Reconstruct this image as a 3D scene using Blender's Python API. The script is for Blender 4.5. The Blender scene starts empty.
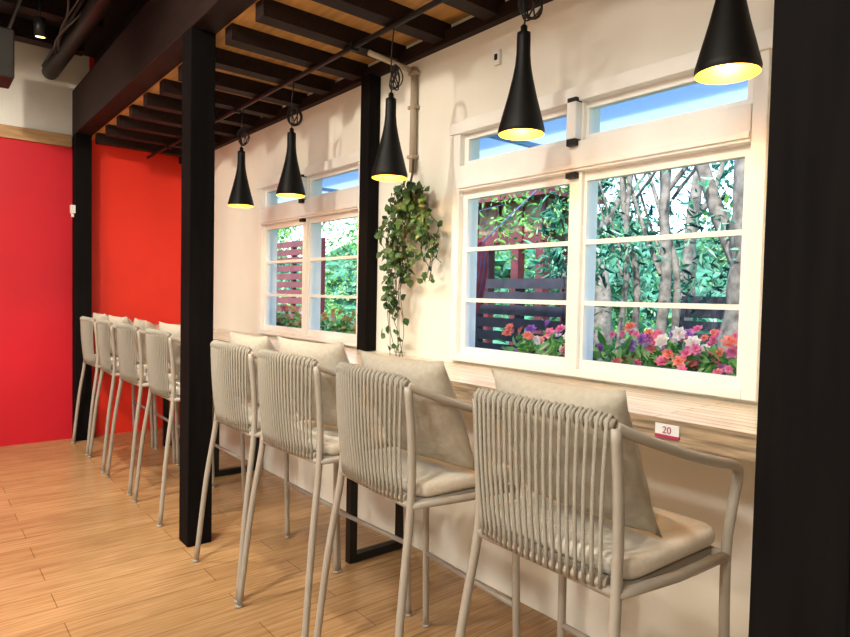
import bpy, bmesh, math, random
from mathutils import Vector, Matrix, Quaternion
random.seed(7)
S = bpy.context.scene
S.view_settings.view_transform = 'Standard'
S.view_settings.look = 'None'
S.view_settings.exposure = 0.0

# ------------------------------------------------------------------ materials
def new_mat(name):
    m = bpy.data.materials.new(name); m.use_nodes = True
    nt = m.node_tree
    return m, nt, nt.nodes['Principled BSDF']

def mat(name, c, rough=0.5, metal=0.0, var=0.12, scale=8.0, bump=0.0, stretch=(1,1,1), spec=0.5):
    m, nt, b = new_mat(name)
    tc = nt.nodes.new('ShaderNodeTexCoord'); mp = nt.nodes.new('ShaderNodeMapping')
    mp.inputs['Scale'].default_value = stretch
    nz = nt.nodes.new('ShaderNodeTexNoise'); nz.inputs['Scale'].default_value = scale
    nz.inputs['Detail'].default_value = 4
    cr = nt.nodes.new('ShaderNodeValToRGB')
    cr.color_ramp.elements[0].position = 0.3; cr.color_ramp.elements[1].position = 0.7
    cr.color_ramp.elements[0].color = tuple(x*(1-var) for x in c)+(1,)
    cr.color_ramp.elements[1].color = tuple(min(1, x*(1+var)) for x in c)+(1,)
    L = nt.links.new
    L(tc.outputs['Object'], mp.inputs['Vector']); L(mp.outputs[0], nz.inputs['Vector'])
    L(nz.outputs['Fac'], cr.inputs[0]); L(cr.outputs[0], b.inputs['Base Color'])
    b.inputs['Roughness'].default_value = rough; b.inputs['Metallic'].default_value = metal
    b.inputs['Specular IOR Level'].default_value = spec
    if bump > 0:
        bp = nt.nodes.new('ShaderNodeBump'); bp.inputs['Strength'].default_value = bump
        bp.inputs['Distance'].default_value = 0.01
        L(nz.outputs['Fac'], bp.inputs['Height']); L(bp.outputs[0], b.inputs['Normal'])
    return m

def mat_planks(name, c1, c2, cm, wid, length, rot, rough=0.4, mortar=0.002, gscale=3.0, bump=0.1, grain=(0.62, 0.58, 0.52), gmix=0.75):
    m, nt, b = new_mat(name); L = nt.links.new
    tc = nt.nodes.new('ShaderNodeTexCoord'); mp = nt.nodes.new('ShaderNodeMapping')
    mp.inputs['Rotation'].default_value = rot
    br = nt.nodes.new('ShaderNodeTexBrick')
    br.inputs['Scale'].default_value = 1.0
    br.inputs['Brick Width'].default_value = length; br.inputs['Row Height'].default_value = wid
    br.inputs['Mortar Size'].default_value = mortar; br.inputs['Mortar Smooth'].default_value = 0.2
    br.inputs['Color1'].default_value = c1+(1,); br.inputs['Color2'].default_value = c2+(1,)
    br.inputs['Mortar'].default_value = cm+(1,); br.inputs['Bias'].default_value = 0.0
    br.offset = 0.37; br.offset_frequency = 2
    mp2 = nt.nodes.new('ShaderNodeMapping'); mp2.inputs['Scale'].default_value = (1.2, 22, 22)
    nz = nt.nodes.new('ShaderNodeTexNoise'); nz.inputs['Scale'].default_value = gscale; nz.inputs['Detail'].default_value = 6
    nz.inputs['Distortion'].default_value = 0.6
    cr = nt.nodes.new('ShaderNodeValToRGB')
    cr.color_ramp.elements[0].position = 0.35; cr.color_ramp.elements[0].color = grain+(1,)
    cr.color_ramp.elements[1].position = 0.62; cr.color_ramp.elements[1].color = (1, 1, 1, 1)
    mx = nt.nodes.new('ShaderNodeMixRGB'); mx.blend_type = 'MULTIPLY'; mx.inputs[0].default_value = gmix
    # broad tonal variation
    nb = nt.nodes.new('ShaderNodeTexNoise'); nb.inputs['Scale'].default_value = 3.5; nb.inputs['Detail'].default_value = 3
    cb = nt.nodes.new('ShaderNodeValToRGB'); cb.color_ramp.elements[0].position = 0.3; cb.color_ramp.elements[0].color = (0.84, 0.82, 0.80, 1)
    cb.color_ramp.elements[1].position = 0.7; cb.color_ramp.elements[1].color = (1, 1, 1, 1)
    mx2 = nt.nodes.new('ShaderNodeMixRGB'); mx2.blend_type = 'MULTIPLY'; mx2.inputs[0].default_value = 1.0
    L(tc.outputs['Object'], mp.inputs[0]); L(mp.outputs[0], br.inputs['Vector'])
    L(mp.outputs[0], mp2.inputs[0]); L(mp2.outputs[0], nz.inputs['Vector']); L(mp.outputs[0], nb.inputs['Vector'])
    L(nz.outputs['Fac'], cr.inputs[0]); L(br.outputs['Color'], mx.inputs[1]); L(cr.outputs[0], mx.inputs[2])
    L(nb.outputs['Fac'], cb.inputs[0]); L(mx.outputs[0], mx2.inputs[1]); L(cb.outputs[0], mx2.inputs[2])
    L(mx2.outputs[0], b.inputs['Base Color']); b.inputs['Roughness'].default_value = rough
    bp = nt.nodes.new('ShaderNodeBump'); bp.inputs['Strength'].default_value = bump; bp.inputs['Distance'].default_value = 0.003
    L(br.outputs['Fac'], bp.inputs['Height']); bp.invert = True; L(bp.outputs[0], b.inputs['Normal'])
    return m

def mat_island(name, cols, rough=0.5, trans=0.0):
    m, nt, b = new_mat(name); L = nt.links.new
    g = nt.nodes.new('ShaderNodeNewGeometry'); cr = nt.nodes.new('ShaderNodeValToRGB')
    els = cr.color_ramp.elements
    while len(els) < len(cols): els.new(0.5)
    for i, c in enumerate(cols):
        els[i].position = i/(len(cols)-1); els[i].color = c+(1,)
    L(g.outputs['Random Per Island'], cr.inputs[0]); L(cr.outputs[0], b.inputs['Base Color'])
    b.inputs['Roughness'].default_value = rough
    if trans > 0:
        tr = nt.nodes.new('ShaderNodeBsdfTranslucent'); mx = nt.nodes.new('ShaderNodeMixShader')
        mx.inputs[0].default_value = trans
        L(cr.outputs[0], tr.inputs['Color']); L(b.outputs[0], mx.inputs[1]); L(tr.outputs[0], mx.inputs[2])
        L(mx.outputs[0], nt.nodes['Material Output'].inputs['Surface'])
    return m

def mat_emit(name, c, s):
    m, nt, b = new_mat(name)
    b.inputs['Base Color'].default_value = c+(1,)
    b.inputs['Emission Color'].default_value = c+(1,); b.inputs['Emission Strength'].default_value = s
    return m

def mat_glass(name):
    m = bpy.data.materials.new(name); m.use_nodes = True; nt = m.node_tree; nt.nodes.clear()
    o = nt.nodes.new('ShaderNodeOutputMaterial'); t = nt.nodes.new('ShaderNodeBsdfTransparent')
    t.inputs[0].default_value = (0.95, 0.98, 0.99, 1)
    g = nt.nodes.new('ShaderNodeBsdfGlossy'); g.inputs['Roughness'].default_value = 0.01
    f = nt.nodes.new('ShaderNodeLayerWeight'); f.inputs[0].default_value = 0.12
    mx = nt.nodes.new('ShaderNodeMixShader'); L = nt.links.new
    L(f.outputs['Fresnel'], mx.inputs[0]); L(t.outputs[0], mx.inputs[1]); L(g.outputs[0], mx.inputs[2]); L(mx.outputs[0], o.inputs[0])
    return m

M_wall = mat('plaster_cream', (0.83, 0.81, 0.72), 0.8, var=0.03, scale=3, bump=0.08)
M_wallg = mat('plaster_grey', (0.78, 0.78, 0.76), 0.8, var=0.05, scale=3)
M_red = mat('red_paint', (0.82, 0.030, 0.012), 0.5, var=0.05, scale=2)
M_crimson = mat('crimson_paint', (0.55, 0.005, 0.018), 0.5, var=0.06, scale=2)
M_white = mat('white_paint', (0.85, 0.84, 0.80), 0.45, var=0.03)
M_black = mat('black_timber', (0.006, 0.005, 0.005), 0.75, var=0.3, scale=5, stretch=(8, 8, 0.6), spec=0.06)
M_blackh = mat('black_beam_wood', (0.016, 0.008, 0.007), 0.6, var=0.4, scale=5, stretch=(1, 10, 10), spec=0.2)
M_dark = mat('dark_ceiling_paint', (0.012, 0.010, 0.010), 0.7, var=0.3)
M_board = mat('ceiling_plywood', (0.50, 0.26, 0.075), 0.6, var=0.3, scale=4, stretch=(1, 6, 1))
M_floor = mat_planks('oak_floor', (0.52, 0.315, 0.150), (0.45, 0.265, 0.120), (0.24, 0.13, 0.055), 0.15, 0.95, (0, 0, math.pi/2), rough=0.27, grain=(0.68, 0.62, 0.55), gmix=0.85)
M_counter = mat_planks('counter_wood', (0.88, 0.82, 0.70), (0.80, 0.72, 0.57), (0.46, 0.34, 0.2), 0.045, 2.4, (0, 0, 0), rough=0.24, mortar=0.002)
M_edge = mat('counter_edge_wood', (0.36, 0.26, 0.16), 0.45, var=0.55, scale=6, stretch=(1.2, 12, 16))
M_strip = mat('wood_strip', (0.45, 0.27, 0.13), 0.5, var=0.2, scale=5, stretch=(8, 1, 8))
M_tube = mat('taupe_metal', (0.35, 0.315, 0.265), 0.42, var=0.04)
M_rope = mat('taupe_rope', (0.32, 0.30, 0.25), 0.85, var=0.12, scale=300, bump=0.3)
M_cush = mat('cream_cushion', (0.68, 0.63, 0.54), 0.9, var=0.06, scale=90, bump=0.1)
M_pillow = mat('beige_pillow_fabric', (0.43, 0.39, 0.315), 0.9, var=0.08, scale=60, bump=0.15)
M_shade = mat('black_shade', (0.004, 0.004, 0.004), 0.5, var=0.1, spec=0.2)
M_gold = mat('gold_interior', (0.9, 0.50, 0.04), 0.45, var=0.05)
M_bulb = mat_emit('warm_bulb', (1.0, 0.72, 0.25), 5)
M_steel = mat('black_steel', (0.008, 0.008, 0.008), 0.45, spec=0.3)
M_glass = mat_glass('window_glass')
M_plastic = mat('white_plastic', (0.8, 0.8, 0.78), 0.4, var=0.02)
M_conduit = mat('beige_conduit', (0.40, 0.33, 0.24), 0.5, var=0.1)
M_ivy = mat_island('ivy_leaf', [(0.006, 0.035, 0.008), (0.018, 0.075, 0.014), (0.04, 0.12, 0.025), (0.16, 0.23, 0.10)], 0.5, 0.1)
M_stem = mat('vine_stem', (0.06, 0.045, 0.025), 0.8)
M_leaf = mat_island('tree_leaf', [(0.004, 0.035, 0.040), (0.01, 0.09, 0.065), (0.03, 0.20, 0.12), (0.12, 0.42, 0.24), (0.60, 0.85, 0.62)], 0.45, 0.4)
M_leafw = mat_island('yellow_green_leaf', [(0.03, 0.16, 0.03), (0.10, 0.34, 0.06), (0.25, 0.52, 0.12), (0.55, 0.78, 0.35)], 0.5, 0.4)  # lighter, yellower leaf greens, mixed in at random
M_bark = mat('tree_bark', (0.20, 0.175, 0.15), 0.9, var=0.6, scale=14, bump=0.6)
M_hedge = mat('hedge_green', (0.04, 0.16, 0.10), 0.9, var=0.98, scale=4.5)
M_grass = mat('grass_ground', (0.10, 0.20, 0.08), 0.95, var=0.5, scale=6)
M_fence = mat('fence_wood', (0.035, 0.035, 0.05), 0.7, var=0.3)
M_maroon = mat('maroon_wood', (0.12, 0.020, 0.026), 0.6, var=0.3)
M_tan = mat('tan_board', (0.22, 0.16, 0.10), 0.7, var=0.6, scale=9)
M_ham = mat('hammock_magenta', (0.36, 0.05, 0.08), 0.85, var=0.4)
M_hamb = mat('hammock_blue', (0.10, 0.14, 0.28), 0.85, var=0.2)
M_brick = mat('planter_terracotta', (0.3, 0.10, 0.06), 0.8)
M_card_r = mat('magenta_card', (0.4, 0.03, 0.10), 0.5)
FL = [mat_island('petal_pink', [(0.85, 0.12, 0.30), (0.98, 0.42, 0.58)], 0.6, 0.25),
      mat_island('petal_coral', [(0.88, 0.16, 0.12), (0.98, 0.45, 0.35)], 0.6, 0.25),
      mat_island('petal_white', [(0.88, 0.85, 0.78), (0.97, 0.80, 0.78)], 0.6, 0.25),
      mat_island('petal_purple', [(0.34, 0.10, 0.46), (0.55, 0.25, 0.65)], 0.6, 0.25),
      mat_island('petal_yellow', [(0.7, 0.45, 0.1), (0.75, 0.55, 0.3)], 0.6, 0.25)]

# ------------------------------------------------------------------ geometry helpers
def finish(bm, name, mats, parent=None, smooth_angle=None):
    me = bpy.data.meshes.new(name); bm.to_mesh(me); bm.free()
    for m in mats: me.materials.append(m)
    o = bpy.data.objects.new(name, me); S.collection.objects.link(o)
    if parent: o.parent = parent
    return o

def empty(name, loc=(0, 0, 0)):
    e = bpy.data.objects.new(name, None); e.location = loc; e.empty_display_size = 0.1
    S.collection.objects.link(e); return e

def box(bm, x0, x1, y0, y1, z0, z1, mi=0, bevel=0.0):
    r = bmesh.ops.create_cube(bm, size=1.0)
    vs = r['verts']
    for v in vs:
        v.co = Vector(((x0+x1)/2+v.co.x*(x1-x0), (y0+y1)/2+v.co.y*(y1-y0), (z0+z1)/2+v.co.z*(z1-z0)))
    fs = set(f for v in vs for f in v.link_faces)
    for f in fs: f.material_index = mi
    if bevel > 0:
        es = list(set(e for f in fs for e in f.edges))
        rr = bmesh.ops.bevel(bm, geom=es, offset=bevel, segments=2, affect='EDGES', profile=0.5)
        for f in rr['faces']: f.material_index = mi

def catmull(pts, n=6):
    P = [Vector(p) for p in pts]; P = [2*P[0]-P[1]]+P+[2*P[-1]-P[-2]]
    out = []
    for i in range(1, len(P)-2):
        for k in range(n):
            t = k/n
            a, b, c, d = P[i-1], P[i], P[i+1], P[i+2]
            out.append(0.5*((2*b)+(-a+c)*t+(2*a-5*b+4*c-d)*t*t+(-a+3*b-3*c+d)*t**3))
    out.append(P[-2]); return out

def tube(bm, pts, r, seg=8, mi=0, flat=1.0):
    pts = [Vector(p) for p in pts]; n = len(pts)
    rs = r if isinstance(r, (list, tuple)) else [r]*n
    t0 = (pts[1]-pts[0]).normalized()
    up = Vector((0, 0, 1)) if abs(t0.z) < 0.9 else Vector((1, 0, 0))
    nrm = t0.cross(up).normalized(); rings = []; prev = t0
    for i in range(n):
        t = (pts[min(i+1, n-1)]-pts[max(i-1, 0)]).normalized()
        q = prev.rotation_difference(t); nrm = (q @ nrm); nrm = (nrm-t*nrm.dot(t)).normalized(); prev = t
        bn = t.cross(nrm)
        rings.append([bm.verts.new(pts[i]+(nrm*math.cos(a)+bn*math.sin(a)*flat)*rs[i]) for a in [2*math.pi*k/seg for k in range(seg)]])
    for i in range(n-1):
        for k in range(seg):
            f = bm.faces.new((rings[i][k], rings[i][(k+1) % seg], rings[i+1][(k+1) % seg], rings[i+1][k]))
            f.material_index = mi; f.smooth = True
    for rg, rev in ((rings[0], True), (rings[-1], False)):
        f = bm.faces.new(rg[::-1] if rev else rg); f.material_index = mi

def lathe(bm, prof, seg=32, mi=0, c=(0, 0, 0), mis=None):
    c = Vector(c); rings = []
    for (r, z) in prof:
        rings.append([bm.verts.new(c+Vector((r*math.cos(2*math.pi*k/seg), r*math.sin(2*math.pi*k/seg), z))) for k in range(seg)])
    for i in range(len(prof)-1):
        for k in range(seg):
            f = bm.faces.new((rings[i][k], rings[i][(k+1) % seg], rings[i+1][(k+1) % seg], rings[i+1][k]))
            f.material_index = mis[i] if mis else mi; f.smooth = True

def leaf(verts, faces, p, size, d=None, wide=0.55):
    n = Vector((random.gauss(0, 1), random.gauss(0, 1), random.gauss(0, 1))).normalized() if d is None else d
    a = Vector((random.gauss(0, 1), random.gauss(0, 1), random.gauss(0, 1)))
    a = (a-n*a.dot(n)).normalized(); b = n.cross(a)
    i = len(verts)
    for (u, v, w) in ((0, 0, 0), (0.3, wide*0.5, 0.06), (0.65, wide*0.42, 0.04), (1, 0, -0.12), (0.65, -wide*0.42, 0.04), (0.3, -wide*0.5, 0.06)):
        verts.append(tuple(p+a*(u*size)+b*(v*size)+n*(w*size)))
    faces.append((i, i+1, i+2, i+3)); faces.append((i, i+3, i+4, i+5))

def pydata(name, verts, faces, mats, mi=None, parent=None):
    me = bpy.data.meshes.new(name); me.from_pydata(verts, [], faces)
    for m in mats: me.materials.append(m)
    if mi: me.polygons.foreach_set('material_index', mi)
    me.update(); o = bpy.data.objects.new(name, me); S.collection.objects.link(o)
    if parent: o.parent = parent
    return o

# ------------------------------------------------------------------ room shell
XW, XE, YS = -6.05, 1.6, -6.0
W1 = (-2.19, -0.795); W2 = (-4.31, -2.95); ZB, ZT = 1.0, 2.10
bm = bmesh.new(); box(bm, XW-0.12, XE+0.12, YS-0.12, 0.12, -0.1, 0.0); finish(bm, 'floor', [M_floor])
bm = bmesh.new()
box(bm, XW-0.12, XE+0.12, 0, 0.12, 0, ZB); box(bm, XW-0.12, XE+0.12, 0, 0.12, ZT, 3.3)
for a, b in ((XW-0.12, W2[0]), (W2[1], W1[0]), (W1[1], XE+0.12)): box(bm, a, b, 0, 0.12, ZB, ZT)
finish(bm, 'wall_north', [M_wall])
YP = -0.80
bm = bmesh.new()
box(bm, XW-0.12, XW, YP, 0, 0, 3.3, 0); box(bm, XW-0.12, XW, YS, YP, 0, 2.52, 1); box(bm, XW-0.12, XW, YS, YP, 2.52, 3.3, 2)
finish(bm, 'wall_west', [M_red, M_crimson, M_wallg])
bm = bmesh.new(); box(bm, XE, XE+0.12, YS, 0, 0, 3.3); finish(bm, 'wall_east', [M_wall])
bm = bmesh.new(); box(bm, XW-0.12, XE+0.12, YS-0.12, YS, 0, 3.3); finish(bm, 'wall_south', [M_wall])
bm = bmesh.new(); box(bm, XW, XW+0.03, YS, -0.94, 2.50, 2.60); finish(bm, 'trim_1', [M_strip])
bm = bmesh.new(); box(bm, XW-0.12, XE+0.12, -0.8, 0.12, 2.60, 2.64, 0)
box(bm, XW-0.12, XE+0.12, YS-0.12, -0.72, 3.3, 3.36, 1); box(bm, XW-0.12, XE+0.12, -0.76, -0.72, 2.64, 3.3, 1)
finish(bm, 'ceiling', [M_board, M_dark])
bm = bmesh.new(); x = -5.80
while x < XE:
    box(bm, x-0.042, x+0.042, -0.795, 0.0, 2.52, 2.60, 0); x += 0.35
box(bm, XW, XE, -0.04, 0.0, 2.50, 2.56)
finish(bm, 'ceiling_rafters', [M_blackh])
bm = bmesh.new(); box(bm, XW, XE, -0.93, -0.80, 2.60, 2.98, 0, 0.006); finish(bm, 'ceiling_beam', [M_blackh])
bm = bmesh.new(); x = -5.6
while x < XE:
    box(bm, x-0.06, x+0.06, YS, -0.93, 3.16, 3.3, 0); x += 0.6
box(bm, XW, XE, -2.3, -2.15, 3.02, 3.16)
finish(bm, 'ceiling_joists', [M_blackh])
for i, (px, w, z1) in enumerate(((-5.98, 0.13, 2.60), (-3.20, 0.13, 2.60), (-0.36, 0.14, 2.60))):
    bm = bmesh.new(); box(bm, px-w/2, px+w/2, -0.93, -0.805, 0, z1, 0, 0.004)
    finish(bm, 'timber_post', [M_black])
bm = bmesh.new(); box(bm, -2.915, -2.83, -0.075, 0, 0.99, 2.50, 0, 0.003); finish(bm, 'trim_2', [M_black])
bm = bmesh.new(); tube(bm, [(-6.0, -0.33, 2.505), (1.5, -0.33, 2.505)], 0.013, 10)
for x in (-5.4, -4.0, -2.6, -1.2, 0.2): box(bm, x-0.012, x+0.012, -0.35, -0.31, 2.485, 2.52)
finish(bm, 'ceiling_conduit', [M_steel])
bm = bmesh.new(); tube(bm, [(-2.51, -0.02, 1.93), (-2.51, -0.02, 2.46)], 0.018, 10)
for z in (2.0, 2.25, 2.42): box(bm, -2.535, -2.485, -0.04, 0, z, z+0.015)
tube(bm, [(-2.51, -0.045, 2.44), (-2.51, -0.3, 2.46)], 0.014, 8)
finish(bm, 'wall_conduit', [M_conduit])

# ------------------------------------------------------------------ windows
def window(name, x0, x1):
    e = empty(name, ((x0+x1)/2, 0, ZB))
    bm = bmesh.new()
    f = 0.045; xm = (x0+x1)/2
    box(bm, x0, x0+f, -0.03, 0.1, ZB, ZT, 0, 0.003); box(bm, x1-f, x1, -0.03, 0.1, ZB, ZT, 0, 0.003)
    box(bm, x0-0.02, x1+0.02, -0.04, 0.1, ZT-f, ZT+0.012, 0, 0.003); box(bm, x0+f, x1-f, -0.03, 0.1, ZB, ZB+0.03, 0, 0.003)
    box(bm, x0+f, x1-f, -0.035, 0.1, 1.79, 1.905, 0, 0.003)
    box(bm, x0+f, x1-f, -0.045, -0.03, 1.80, 1.82, 0, 0.002)
    box(bm, xm-0.028, xm+0.028, -0.02, 0.09, ZB+0.03, 1.79, 0, 0.003); box(bm, xm-0.028, xm+0.028, -0.02, 0.09, 1.905, ZT-f, 0, 0.003)
    a = 0.028
    for (l, r, yy) in ((x0+f, xm-0.012, 0.0), (xm+0.012, x1-f, 0.0)):
        box(bm, l, l+a, yy, yy+0.03, ZB+0.03, 1.79); box(bm, r-a, r, yy, yy+0.03, ZB+0.03, 1.79)
        box(bm, l+a, r-a, yy, yy+0.03, ZB+0.03, ZB+0.065); box(bm, l+a, r-a, yy, yy+0.03, 1.755, 1.79)
        for z in (1.285, 1.52): box(bm, l+a, r-a, yy+0.002, yy+0.028, z-0.009, z+0.009)
        box(bm, l, l+a, yy, yy+0.03, 1.905, ZT-f); box(bm, r-a, r, yy, yy+0.03, 1.905, ZT-f)
        box(bm, l+a, r-a, yy, yy+0.03, 1.905, 1.93); box(bm, l+a, r-a, yy, yy+0.03, ZT-f-0.025, ZT-f)
    o = finish(bm, 'window_frame', [M_white]); o.parent = e; o.matrix_parent_inverse = Matrix.Translation(-e.location)
    bm = bmesh.new()
    for za, zb in ((ZB+0.04, 1.79), (1.905, ZT-f)):
        vs = [bm.verts.new(p) for p in ((x0+f, 0.015, za), (x1-f, 0.015, za), (x1-f, 0.015, zb), (x0+f, 0.015, zb))]; bm.faces.new(vs)
    o = finish(bm, 'glass_pane', [M_glass]); o.parent = e; o.matrix_parent_inverse = Matrix.Translation(-e.location)
    bm = bmesh.new(); box(bm, xm-0.022, xm+0.022, -0.06, -0.02, 1.91, 2.05, 0, 0.004)
    box(bm, xm-0.02, xm+0.02, -0.058, -0.022, 2.05, 2.066, 1); box(bm, xm-0.02, xm+0.02, -0.058, -0.022, 1.885, 1.91, 1)
    box(bm, xm-0.03, xm+0.015, -0.045, -0.02, 1.765, 1.785, 1)
    o = finish(bm, 'window_latch', [M_plastic, M_steel]); o.parent = e; o.matrix_parent_inverse = Matrix.Translation(-e.location)
window('window_1', *W1); window('window_2', *W2)

# ------------------------------------------------------------------ counter
bm = bmesh.new()
CX0, CX1, CY = -6.03, 1.4, -0.45
r = bmesh.ops.create_cube(bm, size=1.0)
for v in r['verts']:
    v.co = Vector(((CX0+CX1)/2+v.co.x*(CX1-CX0), (CY-0.002)/2+v.co.y*(-CY-0.002), 0.953+v.co.z*0.066))
for f in bm.faces: f.material_index = 0 if f.normal.z > 0.5 else 1
ct = finish(bm, 'bar_counter_top', [M_counter, M_edge])
for x in (-5.35, -4.25, -2.5, 0.9):
    bm = bmesh.new()
    for y in (-0.36, -0.06): box(bm, x-0.02, x+0.02, y-0.02, y+0.02, 0.0, 0.92, 0)
    box(bm, x-0.021, x+0.021, -0.34, -0.08, 0.0, 0.04); box(bm, x-0.021, x+0.021, -0.34, -0.08, 0.88, 0.919)
    finish(bm, 'counter_leg_frame', [M_steel])

# ------------------------------------------------------------------ bar chair
def chair_mesh():
    bm = bmesh.new()
    R = 0.0125; ZR = 1.045
    for s in (-1, 1):
        leg = catmull([(s*0.248, -0.262, 0.0), (s*0.230, -0.222, 0.40), (s*0.210, -0.182, 0.70), (s*0.211, -0.185, 0.88), (s*0.208, -0.200, ZR-0.005)], 5)
        tube(bm, leg, R, 10)
        arm = catmull([(s*0.208, -0.200, ZR-0.004), (s*0.222, -0.16, ZR-0.022), (s*0.243, -0.07, 0.990), (s*0.256, 0.03, 0.958), (s*0.260, 0.13, 0.932), (s*0.259, 0.205, 0.912), (s*0.254, 0.232, 0.880), (s*0.248, 0.222, 0.80),
                       (s*0.245, 0.207, 0.68), (s*0.25, 0.212, 0.35), (s*0.256, 0.225, 0.0)], 6)
        tube(bm, arm, R, 10)
        for y in (-0.263, 0.225): lathe(bm, [(0.0, 0), (0.0145, 0), (0.0145, 0.012), (0.0, 0.012)], 10, 0, (s*0.248 if y < 0 else s*0.256, y, 0))
    tube(bm, [(-0.25, 0.213, 0.30), (0.25, 0.213, 0.30)], 0.010, 8)
    def yb(u, base, bow): return base-bow*(1-u*u)
    WB = 0.188
    top = [(u*0.208, yb(u, -0.200, 0.030), ZR+0.010*(1-u**4)) for u in [i/10-1 for i in range(21)]]
    low = [(u*WB, yb(u, -0.180, 0.020), 0.705) for u in [i/10-1 for i in range(21)]]
    tube(bm, top, 0.0135, 10); tube(bm, low, 0.0135, 10)
    N = 20
    for i in range(N):
        u = -0.95+1.90*i/(N-1)
        pts = []
        for k in range(9):
            t = k/8
            x = u*(0.208*(1-t)+WB*t); y = yb(u, -0.200, 0.030)*(1-t)+yb(u, -0.180, 0.020)*t-0.006*math.sin(math.pi*t)-0.012
            z = (ZR+0.005+0.010*(1-u**4))*(1-t)+0.695*t
            pts.append((x, y, z))
        pts = [(pts[0][0], pts[0][1]+0.022, pts[0][2]+0.003), (pts[0][0], pts[0][1]+0.011, pts[0][2]+0.014)]+pts
        tube(bm, pts, 0.0056, 6, 1, 0.75)
        if i < N-1:
            u2 = u+0.95/(N-1); cx = u2*0.208; cy = yb(u2, -0.200, 0.030); cz = ZR+0.010*(1-u2**4)
            ring = [(cx, cy+0.016*math.cos(a), cz+0.016*math.sin(a)) for a in [2*math.pi*j/10 for j in range(11)]]
            tube(bm, ring, 0.0042, 5, 1)
    for s in (-1, 1): tube(bm, [(s*0.212, -0.182, 0.69), (s*0.238, 0.0, 0.69), (s*0.245, 0.205, 0.69)], 0.0125, 8)
    tube(bm, [(-0.245, 0.205, 0.69), (0.245, 0.205, 0.69)], 0.0125, 8); tube(bm, [(-0.212, -0.182, 0.69), (0.212, -0.182, 0.69)], 0.0125, 8)
    box(bm, -0.216, 0.216, -0.165, 0.200, 0.683, 0.703, 0, 0.004)
    cm = bmesh.new(); box(cm, -0.220, 0.220, -0.155, 0.235, 0.703, 0.750, 2)
    bmesh.ops.bevel(cm, geom=[e for e in cm.edges if abs(e.verts[0].co.z-e.verts[1].co.z) > 0.01], offset=0.045, segments=4, affect='EDGES', profile=0.5)
    bmesh.ops.bevel(cm, geom=[e for e in cm.edges if abs(e.verts[0].co.z-e.verts[1].co.z) < 0.001 and len(e.link_faces) == 2 and e.calc_face_angle(0) > 0.8], offset=0.018, segments=4, affect='EDGES', profile=0.5)
    for f in cm.faces: f.material_index = 2; f.smooth = True
    me = bpy.data.meshes.new('tmp'); cm.to_mesh(me); cm.free(); bm.from_mesh(me); bpy.data.meshes.remove(me)
    me = bpy.data.meshes.new('bar_chair'); bm.to_mesh(me); bm.free()
    for m in (M_tube, M_rope, M_cush): me.materials.append(m)
    return me
CM = chair_mesh()

def pillow_mesh(w=0.42, h=0.385, t=0.145, n=22):
    verts = []; faces = []
    for side in (1, -1):
        b = len(verts)
        for j in range(n+1):
            for i in range(n+1):
                u = 2*i/n-1; v = 2*j/n-1
                pin_u = 1-0.08*(1-v*v)*abs(u)**3; pin_v = 1-0.08*(1-u*u)*abs(v)**3
                d = max(0, (1-abs(u)**2.4)*(1-abs(v)**2.4))**0.55
                wr = 0.005*math.sin(9*u+5*v)*d+0.004*math.sin(14*v-6*u)*d
                verts.append((u*w/2*pin_u, side*(t/2*d+wr*0.8), v*h/2*pin_v))
        for j in range(n):
            for i in range(n):
                q = (b+j*(n+1)+i, b+j*(n+1)+i+1, b+(j+1)*(n+1)+i+1, b+(j+1)*(n+1)+i)
                faces.append(q[::-1] if side > 0 else q)
    me = bpy.data.meshes.new('throw_pillow'); me.from_pydata(verts, [], faces)
    bm = bmesh.new(); bm.from_mesh(me); bmesh.ops.remove_doubles(bm, verts=bm.verts, dist=0.0005)
    for f in bm.faces: f.smooth = True
    bm.to_mesh(me); bm.free(); me.materials.append(M_pillow); return me
PM = pillow_mesh()
CYC = -0.69
chairs = [(-0.915, -2), (-1.585, -4), (-2.175, 3), (-2.70, 0), (-3.76, 0), (-4.42, 2), (-5.03, -2), (-5.61, 1)]
for i, (cx, rot) in enumerate(chairs):
    o = bpy.data.objects.new('bar_chair', CM); S.collection.objects.link(o)
    o.location = (cx, CYC, 0); o.rotation_euler = (0, 0, math.radians(rot))
    p = bpy.data.objects.new('throw_pillow', PM); S.collection.objects.link(p)
    dx, rz, rx, dz = [(-0.02, -3, 24, 0.008), (0.04, 2, 24, 0.012), (0.03, 8, 20, 0.016), (0.0, 0, 20, 0.005), (0.0, 5, 20, 0.005), (0.0, -5, 20, 0), (0.0, 4, 20, 0), (0, 0, 20, 0)][i]
    p.location = (cx+dx, CYC-0.060, 0.927+dz); p.rotation_euler = (math.radians(rx), 0, math.radians(rz))

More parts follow.
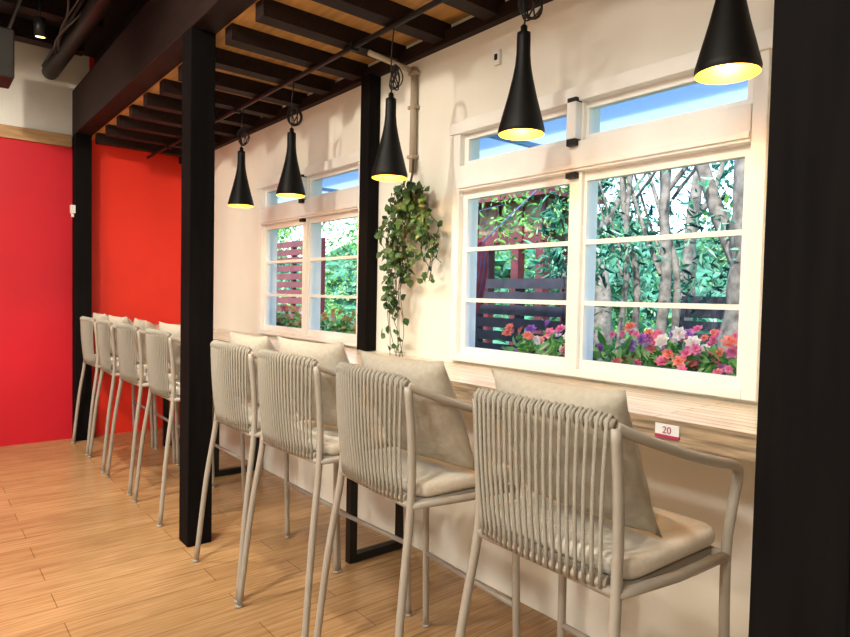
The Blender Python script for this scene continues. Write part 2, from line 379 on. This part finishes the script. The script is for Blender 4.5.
# ------------------------------------------------------------------ pendants
def pendant(x, zb, k):
    e = empty('pendant_lamp', (x, -0.34, zb)); y = 0
    bm = bmesh.new()
    outer = [(0.079, 0.0), (0.082, 0.012), (0.080, 0.022), (0.066, 0.075), (0.050, 0.135), (0.036, 0.195), (0.028, 0.24), (0.0245, 0.28), (0.024, 0.335), (0.0235, 0.352), (0.012, 0.358), (0.012, 0.375), (0.005, 0.382), (0.0, 0.382)]
    inner = [(0.079, 0.0), (0.077, 0.013), (0.062, 0.075), (0.046, 0.135), (0.032, 0.195), (0.0, 0.21)]
    lathe(bm, outer, 36, 0); lathe(bm, inner, 36, 1)
    o = finish(bm, 'shade', [M_shade, M_gold]); o.parent = e
    bm = bmesh.new(); bmesh.ops.create_uvsphere(bm, u_segments=16, v_segments=10, radius=0.022, matrix=Matrix.Translation((0, 0, 0.11)))
    o = finish(bm, 'bulb', [M_bulb]); o.parent = e
    bm = bmesh.new(); top = 2.50-zb
    pts = [(0, 0, 0.38), (0.003, 0, 0.40), (-0.003, 0, (0.38+top)/2), (0, 0.01, top)]
    tube(bm, catmull(pts, 5), 0.0035, 6)
    for j in range(5):
        rr = 0.035+0.010*random.random(); cz = min(0.44, top-0.035); ph = random.random()*6
        q = Quaternion((0.3*math.sin(ph), 0.3*math.cos(ph), 1), random.uniform(-0.9, 0.9))
        pts = [Vector((0.028, 0, cz))+q @ Vector((rr*math.cos(a), 0.01*math.sin(2*a+ph), 1.25*rr*math.sin(a))) for a in [2*math.pi*i/18 for i in range(19)]]
        tube(bm, pts, 0.0032, 5)
    o = finish(bm, 'cord', [M_steel]); o.parent = e
    ld = bpy.data.lights.new('pendant_bulb_light', 'POINT'); ld.energy = 5.0; ld.color = (1, 0.68, 0.30); ld.shadow_soft_size = 0.02
    lo = bpy.data.objects.new('bulb_light', ld); S.collection.objects.link(lo); lo.parent = e; lo.location = (0, 0, 0.04)
for i, (x, z) in enumerate(((-0.774, 1.900), (-1.49, 1.875), (-2.27, 1.825), (-3.21, 1.85), (-3.90, 1.86))): pendant(x, z, i)

# ------------------------------------------------------------------ hanging ivy
e = empty('hanging_ivy', (-2.43, -0.06, 1.94))
bm = bmesh.new(); V = []; F = []
for j in range(42):
    ln = [0.20, 0.30, 0.3, 0.36, 0.45, 0.62, 0.84][j % 7]; a = random.uniform(-1, 1)
    if ln > 0.5: a = random.uniform(-0.55, -0.1)
    x0 = random.uniform(-0.05, 0.05); dirx = a*0.21
    pts = []
    for k in range(8):
        t = k/7
        pts.append(Vector((x0+dirx*math.sin(t*1.9)+(-0.06*t if ln > 0.5 else 0)+random.uniform(-.016, .016), random.uniform(-0.05, 0.02)-0.03*math.sin(t*3), -0.12-ln*t+0.05*math.sin(min(1, t*3)*3.14))))
    tube(bm, catmull(pts, 2), 0.0018, 4)
    for k in range(int(ln*(38 if ln < 0.5 else 22))):
        t = random.random(); idx = min(6, int(t*7)); p = pts[idx].lerp(pts[idx+1], t*7-idx)
        leaf(V, F, p+Vector((random.uniform(-.03, .03), random.uniform(-.04, .01), random.uniform(-.02, .02))), random.uniform(0.028, 0.052),
             Vector((random.gauss(0, .7), -1, random.gauss(0.1, .7))).normalized(), 0.8)
tube(bm, catmull([(-0.06, 0.03, 0.05), (-0.03, 0, -0.03), (-0.02, -0.02, -0.1), (0.0, -0.02, -0.2)], 4), 0.006, 6)
o = finish(bm, 'vine_stems', [M_stem]); o.parent = e
V = [(v[0], min(v[1], 0.045), max(v[2], -0.93)) for v in V]
pydata('ivy_leaves', V, F, [M_ivy], parent=e)

# ------------------------------------------------------------------ small fittings
bm = bmesh.new(); box(bm, -1.955, -1.92, -0.018, 0, 2.32, 2.385, 0, 0.003); box(bm, -1.945, -1.93, -0.022, -0.018, 2.34, 2.365, 1); finish(bm, 'wall_switch', [M_plastic, M_steel])
bm = bmesh.new(); box(bm, -5.95, -5.90, -0.965, -0.93, 1.93, 2.00, 0, 0.004); tube(bm, [(-5.925, -0.948, 1.93), (-5.925, -0.948, 1.90)], 0.012, 8, 0); finish(bm, 'motion_sensor', [M_plastic])
e = empty('table_number_card', (-0.845, -0.4525, 0.952))
bm = bmesh.new(); box(bm, -0.034, 0.034, -0.002, 0.002, -0.008, 0.020, 0); box(bm, -0.034, 0.034, -0.0025, 0.002, -0.017, -0.008, 1)
o = finish(bm, 'card', [M_conduit if False else M_plastic, M_card_r]); o.parent = e
td = bpy.data.curves.new('digits', 'FONT'); td.body = '20'; td.size = 0.026; td.align_x = 'CENTER'; td.extrude = 0.0003; td.materials.append(M_card_r)
to = bpy.data.objects.new('digits', td); S.collection.objects.link(to); to.parent = e; to.location = (0, -0.003, -0.004); to.rotation_euler = (math.pi/2, 0, 0)
bm = bmesh.new(); box(bm, -5.25, -4.95, -1.68, -1.46, 2.68, 3.0, 0, 0.01); tube(bm, [(-5.1, -1.57, 3.0), (-5.1, -1.57, 3.3)], 0.015, 8)
lathe(bm, [(0.0, 0), (0.09, 0), (0.09, 0.004)], 20, 0, (-5.1, -1.57, 3.0)); finish(bm, 'ceiling_speaker', [M_dark])
def spot(x, y, energy, tgt, size=1.1, col=(1, 0.88, 0.70), blend=0.6):
    e = empty('track_spotlight', (x, y, 3.10)); bm = bmesh.new()
    d = (Vector(tgt)-Vector((x, y, 3.02))).normalized(); c = Vector((0, 0, -0.08))
    tube(bm, [c-d*0.06, c+d*0.06], 0.035, 16, 0); tube(bm, [c, (0, 0, 0.2)], 0.008, 6, 0)
    tube(bm, [c+d*0.0605, c+d*0.0615], 0.028, 16, 1)
    o = finish(bm, 'lamp_head', [M_steel, M_bulb]); o.parent = e
    ld = bpy.data.lights.new('spot', 'SPOT'); ld.energy = energy; ld.spot_size = size; ld.spot_blend = blend; ld.color = col; ld.shadow_soft_size = 0.05
    lo = bpy.data.objects.new('spot_light', ld); S.collection.objects.link(lo); lo.parent = e
    lo.location = c+d*0.075; lo.rotation_euler = d.to_track_quat('-Z', 'Y').to_euler()
spot(-4.85, -1.33, 160, (-5.3, -1.2, 0), 1.0); spot(-3.6, -1.6, 180, (-3.9, -1.6, 0), 1.1); spot(-2.3, -1.6, 140, (-2.6, -1.5, 0), 1.1)
spot(-1.0, -2.2, 95, (-1.7, -0.6, 0.6), 1.4); spot(-0.2, -2.6, 70, (-1.1, -0.3, 0.7), 1.0); spot(-3.4, -2.6, 160, (-6.05, -0.5, 1.6), 1.1); spot(-3.6, -3.4, 130, (-6.05, -2.0, 1.4), 1.1)  # unseen spots added to brighten the chairs and the west wall
spot(-2.6, -2.6, 130, (-3.3, 0, 1.5), 1.2)  # unseen spot added to wash the window wall
# pipes, duct and cables under the high ceiling
bm = bmesh.new()
for y, z, r in ((-1.15, 3.12, 0.012), (-1.75, 3.1, 0.02), (-1.45, 3.13, 0.012)): tube(bm, [(-6.0, y, z), (1.5, y, z)], r, 8, 0)
tube(bm, catmull([(-6.0, -1.10, 3.08), (-5.2, -1.08, 3.10), (-4.4, -1.08, 3.08), (-2.4, -1.08, 3.09)], 8), 0.06, 14, 0)
for k in range(3): tube(bm, catmull([(-5.9, -1.0-0.05*k, 3.14), (-5.1+0.2*k, -1.2, 3.04+0.02*k), (-4.2, -1.1-0.08*k, 3.12), (-3.0, -1.3, 3.14)], 8), 0.007, 6, 1)
finish(bm, 'ceiling_ducts', [M_steel, mat('grey_cable', (0.06, 0.06, 0.06))])
for (x, y, en) in ((-3.5, -4.3, 105), (-0.5, -4.3, 100), (-1.8, -2.9, 52)):  # unseen fill lights on discs, added to brighten the whole room
    e = empty('fill_light', (x, y, 3.12)); bm = bmesh.new(); lathe(bm, [(0.0, 0.04), (0.3, 0.04), (0.3, 0.0), (0.0, 0.0)], 32); o = finish(bm, 'fill_light_body', [M_white]); o.parent = e
    ld = bpy.data.lights.new('fill_area', 'AREA'); ld.shape = 'DISK'; ld.size = 0.55; ld.energy = en; ld.color = (1, 0.96, 0.88)
    lo = bpy.data.objects.new('fill_light_area', ld); S.collection.objects.link(lo); lo.parent = e; lo.location = (0, 0, -0.01)

# ------------------------------------------------------------------ garden
bm = bmesh.new(); box(bm, -34, 8, 0.12, 18, -0.2, -0.1); finish(bm, 'garden_ground', [M_grass])
V = []; F = []; nx, nz = 110, 14
for j in range(nz+1):
    for i in range(nx+1):
        x = -34+42*i/nx; z = -0.1+3.0*j/nz
        V.append((x, 10.3+0.7*math.sin(x*1.3+z)+0.5*math.sin(z*2.1+x*0.6)+random.uniform(-.25, .25), z+(0.4*math.sin(x*2.1) if j == nz else 0)))
for j in range(nz):
    for i in range(nx):
        a = j*(nx+1)+i; F.append((a, a+1, a+nx+2, a+nx+1))
pydata('garden_hedge', V, F, [M_hedge])
V = []; F = []; MI = []
def clump(p, n, rad, s0, s1, wide, mi, droop=0.0):
    for k in range(n):
        d = Vector((random.gauss(0, 1), random.gauss(0, 1), random.gauss(0, .8))).normalized()*rad*random.random()**0.4
        d.z -= droop*(d.x*d.x+d.y*d.y)
        leaf(V, F, p+d, random.uniform(s0, s1), None, wide); MI.extend([mi, mi])
for c in range(620):
    y = random.uniform(4.8, 8.4); x = random.uniform(-2.3*(y+2)-0.5, 1); z = random.choice([random.uniform(0.2, 1.6), random.uniform(1.5, 3.5), random.uniform(2.4, 5)])
    if random.random() < 0.25: continue
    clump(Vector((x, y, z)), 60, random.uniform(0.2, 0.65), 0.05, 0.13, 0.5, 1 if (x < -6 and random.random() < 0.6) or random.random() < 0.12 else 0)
for c in range(95):
    clump(Vector((random.uniform(-3.7, -1.2), random.uniform(2.1, 3.4), random.uniform(1.35, 3.0))), 26, random.uniform(0.15, 0.3), 0.05, 0.14, 0.24, 0, 1.0)
for c in range(30):
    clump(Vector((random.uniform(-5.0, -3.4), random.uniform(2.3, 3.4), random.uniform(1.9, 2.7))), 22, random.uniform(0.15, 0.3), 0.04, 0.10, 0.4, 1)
for c in range(90):
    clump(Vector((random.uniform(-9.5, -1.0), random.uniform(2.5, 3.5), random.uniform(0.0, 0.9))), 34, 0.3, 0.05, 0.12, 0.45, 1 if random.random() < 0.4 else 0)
pydata('garden_foliage', V, F, [M_leaf, M_leafw], MI)
def trunk(x, y, r, ln, h=5.0, br=2):
    bm = bmesh.new(); pts = catmull([(x, y, -0.1), (x+ln*0.3, y+0.03, 0.8), (x+ln*0.45+0.05, y, 1.5), (x+ln*0.8-0.03, y, 2.3), (x+ln*1.6, y+0.1, h)], 6)
    tube(bm, pts, [r*(1.15-0.5*i/len(pts))*(1+0.10*math.sin(i*1.9+x*7)) for i in range(len(pts))], 12)
    for k in range(br):
        z = 1.5+0.6*k; sg = 1 if k % 2 else -1
        tube(bm, catmull([(x+ln*0.5, y, z), (x+ln*0.5+0.25*sg, y+0.1, z+0.45), (x+ln*0.5+0.5*sg, y, z+1.3)], 4), [r*0.5*(1-0.06*i) for i in range(9)], 6)
    finish(bm, 'tree_trunk', [M_bark])
trunk(-3.02, 2.5, 0.025, 0.25); trunk(-2.78, 2.6, 0.03, -0.22); trunk(-2.60, 2.45, 0.045, 0.15); trunk(-2.45, 2.62, 0.03, -0.20); trunk(-1.95, 2.3, 0.14, 0.22, 5, 2)
trunk(-4.3, 4.5, 0.12, -0.5, 5, 3); trunk(-7.2, 3.2, 0.09, 0.6, 5, 3); trunk(-9.8, 5, 0.14, 0.3, 5, 3); trunk(-3.6, 4.6, 0.08, 0.3)
for (x0, x1, y, h, mm) in ((-4.1, -3.1, 2.0, 1.42, M_fence), (-8.9, -7.3, 2.2, 2.05, M_maroon), (-3.0, -0.8, 3.6, 1.3, M_fence)):
    bm = bmesh.new(); z = 0.0
    while z < h: box(bm, x0, x1, y, y+0.02, z, z+0.085); z += 0.115
    for x in (x0, (x0+x1)/2, x1): box(bm, x-0.03, x+0.03, y+0.02, y+0.08, -0.1, h)
    finish(bm, 'garden_fence', [mm])
# pavilion
bm = bmesh.new()
for x in (-6.3, -5.3, -4.9):
    for y in (3.9, 4.4): box(bm, x-0.06, x+0.06, y-0.06, y+0.06, -0.1, 1.98, 0)
box(bm, -6.5, -4.8, 3.85, 3.93, 1.96, 2.12, 0); box(bm, -6.5, -4.8, 3.86, 3.92, 2.12, 2.5, 1); box(bm, -6.5, -4.8, 4.36, 4.44, 1.96, 2.5, 1)
for x in (-6.4, -6.0, -5.6, -5.2, -4.85): box(bm, x-0.03, x+0.03, 3.82, 3.86, 2.0, 2.5, 0)
box(bm, -6.7, -4.6, 3.6, 4.7, 2.5, 2.6, 0)
box(bm, -6.3, -5.3, 4.36, 4.44, 0.5, 0.6, 0); box(bm, -6.3, -4.9, 4.37, 4.43, -0.1, 0.35, 0)
finish(bm, 'garden_pavilion', [M_maroon, M_tan])
# hammock cloth hanging between the pavilion and a tree
bm = bmesh.new(); NP = 14
cr = catmull([(-3.62, 1.6, 1.75), (-3.70, 1.6, 1.45), (-3.86, 1.6, 1.12), (-4.15, 1.6, 0.85), (-4.6, 1.6, 0.75), (-5.0, 1.65, 0.95), (-5.2, 1.8, 1.4), (-5.35, 2.0, 1.95)], 5)
rows = []
for i, p in enumerate(cr):
    t = i/(len(cr)-1); w = 0.02+0.19*math.sin(math.pi*t)**0.7
    rows.append([bm.verts.new(p+Vector((0.10*(2*k/NP-1)*w, w*(2*k/NP-1), 0.25*w*(2*k/NP-1)**2+0.015*math.sin(k*2.2)))) for k in range(NP+1)])
for i in range(len(rows)-1):
    for k in range(NP):
        f = bm.faces.new((rows[i][k], rows[i][k+1], rows[i+1][k+1], rows[i+1][k])); f.material_index = 1 if k % 3 == 2 else 0; f.smooth = True
tube(bm, [(-3.62, 1.6, 1.75), (-3.50, 3.0, 2.9)], 0.006, 6, 1); tube(bm, [(-5.35, 2.0, 1.95), (-5.3, 3.8, 2.5)], 0.006, 6, 1)
finish(bm, 'garden_hammock', [M_ham, M_hamb])
# awning
bm = bmesh.new()
box(bm, -7, 1, 0.125, 1.15, 2.27, 2.29)
m, nt, b = new_mat('awning_fabric'); b.inputs['Base Color'].default_value = (0.35, 0.55, 0.8, 1)
tr = nt.nodes.new('ShaderNodeBsdfTranslucent'); tr.inputs[0].default_value = (0.70, 0.82, 0.95, 1); mx = nt.nodes.new('ShaderNodeMixShader'); mx.inputs[0].default_value = 0.7
nt.links.new(b.outputs[0], mx.inputs[1]); nt.links.new(tr.outputs[0], mx.inputs[2]); nt.links.new(mx.outputs[0], nt.nodes['Material Output'].inputs[0])
for x in (-6.9, -5, -2.6, -0.4, 0.9): box(bm, x-0.015, x+0.015, 0.125, 1.15, 2.24, 2.27)
for x in (-6.98, 0.98): box(bm, x-0.02, x+0.02, 1.10, 1.14, -0.1, 2.27)
finish(bm, 'garden_awning', [m])
# planters with flowers
def planter(x0, x1, nfl, cols, zc):
    e = empty('flower_planter', ((x0+x1)/2, 0.325, 0.95)); bm = bmesh.new(); hx = (x1-x0)/2
    box(bm, -hx, hx, -0.12, 0.12, -0.16, -0.01, 0, 0.005)
    for x in (-hx*0.9, hx*0.9):
        for y in (-0.09, 0.09): box(bm, x-0.015, x+0.015, y-0.015, y+0.015, -1.05, -0.16)
    o = finish(bm, 'planter_box', [M_brick]); o.parent = e
    V = []; F = []; MI = []
    for k in range(nfl*6):
        leaf(V, F, Vector((random.uniform(-hx, hx), random.uniform(-.08, .13), random.uniform(-.02, zc*0.65))), random.uniform(0.04, 0.08), None, 0.4); MI += [0, 0]
    for k in range(nfl):
        c = Vector((random.uniform(-hx, hx), random.uniform(-.12, .10), random.uniform(0.03, zc))); n = Vector((random.gauss(0, .5), -0.8, random.gauss(0.6, .4))).normalized()
        a = n.orthogonal().normalized(); b = n.cross(a); rr = random.uniform(0.016, 0.032); ci = random.choice(cols)+1
        for ring, (rad, lift, npt) in enumerate(((1.0, 0.15, 7), (0.7, 0.45, 6), (0.35, 0.7, 4))):
            for p in range(npt):
                t = 2*math.pi*(p+ring*0.5)/npt; w = math.pi/npt*1.15; i0 = len(V)
                def P(an, r0, l): return tuple(c+(a*math.cos(an)+b*math.sin(an))*r0*rr+n*l*rr)
                V.extend([P(t, 0.05, 0), P(t-w, rad*0.75, lift*0.8), P(t, rad*1.1, lift), P(t+w, rad*0.75, lift*0.8)])
                F.append((i0, i0+1, i0+2, i0+3)); MI.append(ci)
    V = [(v[0], max(v[1], -0.19), v[2]) for v in V]
    o = pydata('flowers_and_leaves', V, F, [M_leafw]+FL, MI, e)
planter(-1.52, -0.96, 120, [0, 0, 0, 1, 0, 3, 2, 1], 0.24); planter(-2.10, -1.62, 55, [0, 2, 1, 1, 3, 2], 0.23)
planter(-5.1, -4.35, 70, [4, 4, 2, 1], 0.24); planter(-4.3, -3.2, 100, [4, 4, 2, 4], 0.24)

# ------------------------------------------------------------------ world / sun
w = bpy.data.worlds.new('World'); S.world = w; w.use_nodes = True; nt = w.node_tree
bg = nt.nodes['Background']; sk = nt.nodes.new('ShaderNodeTexSky'); sk.sky_type = 'NISHITA'; sk.sun_disc = False
sk.sun_elevation = math.radians(50); sk.sun_rotation = math.radians(180)
nt.links.new(sk.outputs[0], bg.inputs[0]); bg.inputs[1].default_value = 0.75
sd = bpy.data.lights.new('sun', 'SUN'); sd.energy = 8.5; sd.angle = 0.03; sd.color = (1, 0.97, 0.9)
so = bpy.data.objects.new('sun', sd); S.collection.objects.link(so); so.rotation_euler = Vector((-0.35, 0.75, -0.95)).to_track_quat('-Z', 'Y').to_euler(); so.location = (0, -3, 8)

# ------------------------------------------------------------------ camera
FPX, TH, PITCH, ROLL = 620.0, math.radians(39.7), math.radians(2.08), math.radians(1.2)
fw = Vector((-math.cos(TH), math.sin(TH), 0)); rt = Vector((math.sin(TH), math.cos(TH), 0)); up = Vector((0, 0, 1))
f2 = fw*math.cos(PITCH)-up*math.sin(PITCH); u2 = up*math.cos(PITCH)+fw*math.sin(PITCH)
r3 = rt*math.cos(ROLL)+u2*math.sin(ROLL); u3 = u2*math.cos(ROLL)-rt*math.sin(ROLL)
cd = bpy.data.cameras.new('camera'); cd.sensor_width = 36; cd.lens = FPX/850*36; cd.clip_start = 0.02; cd.clip_end = 200
co = bpy.data.objects.new('camera', cd); S.collection.objects.link(co)
mw = Matrix(((r3.x, u3.x, -f2.x, 0.0), (r3.y, u3.y, -f2.y, -2.0), (r3.z, u3.z, -f2.z, 1.3), (0, 0, 0, 1)))
co.matrix_world = mw
S.camera = co
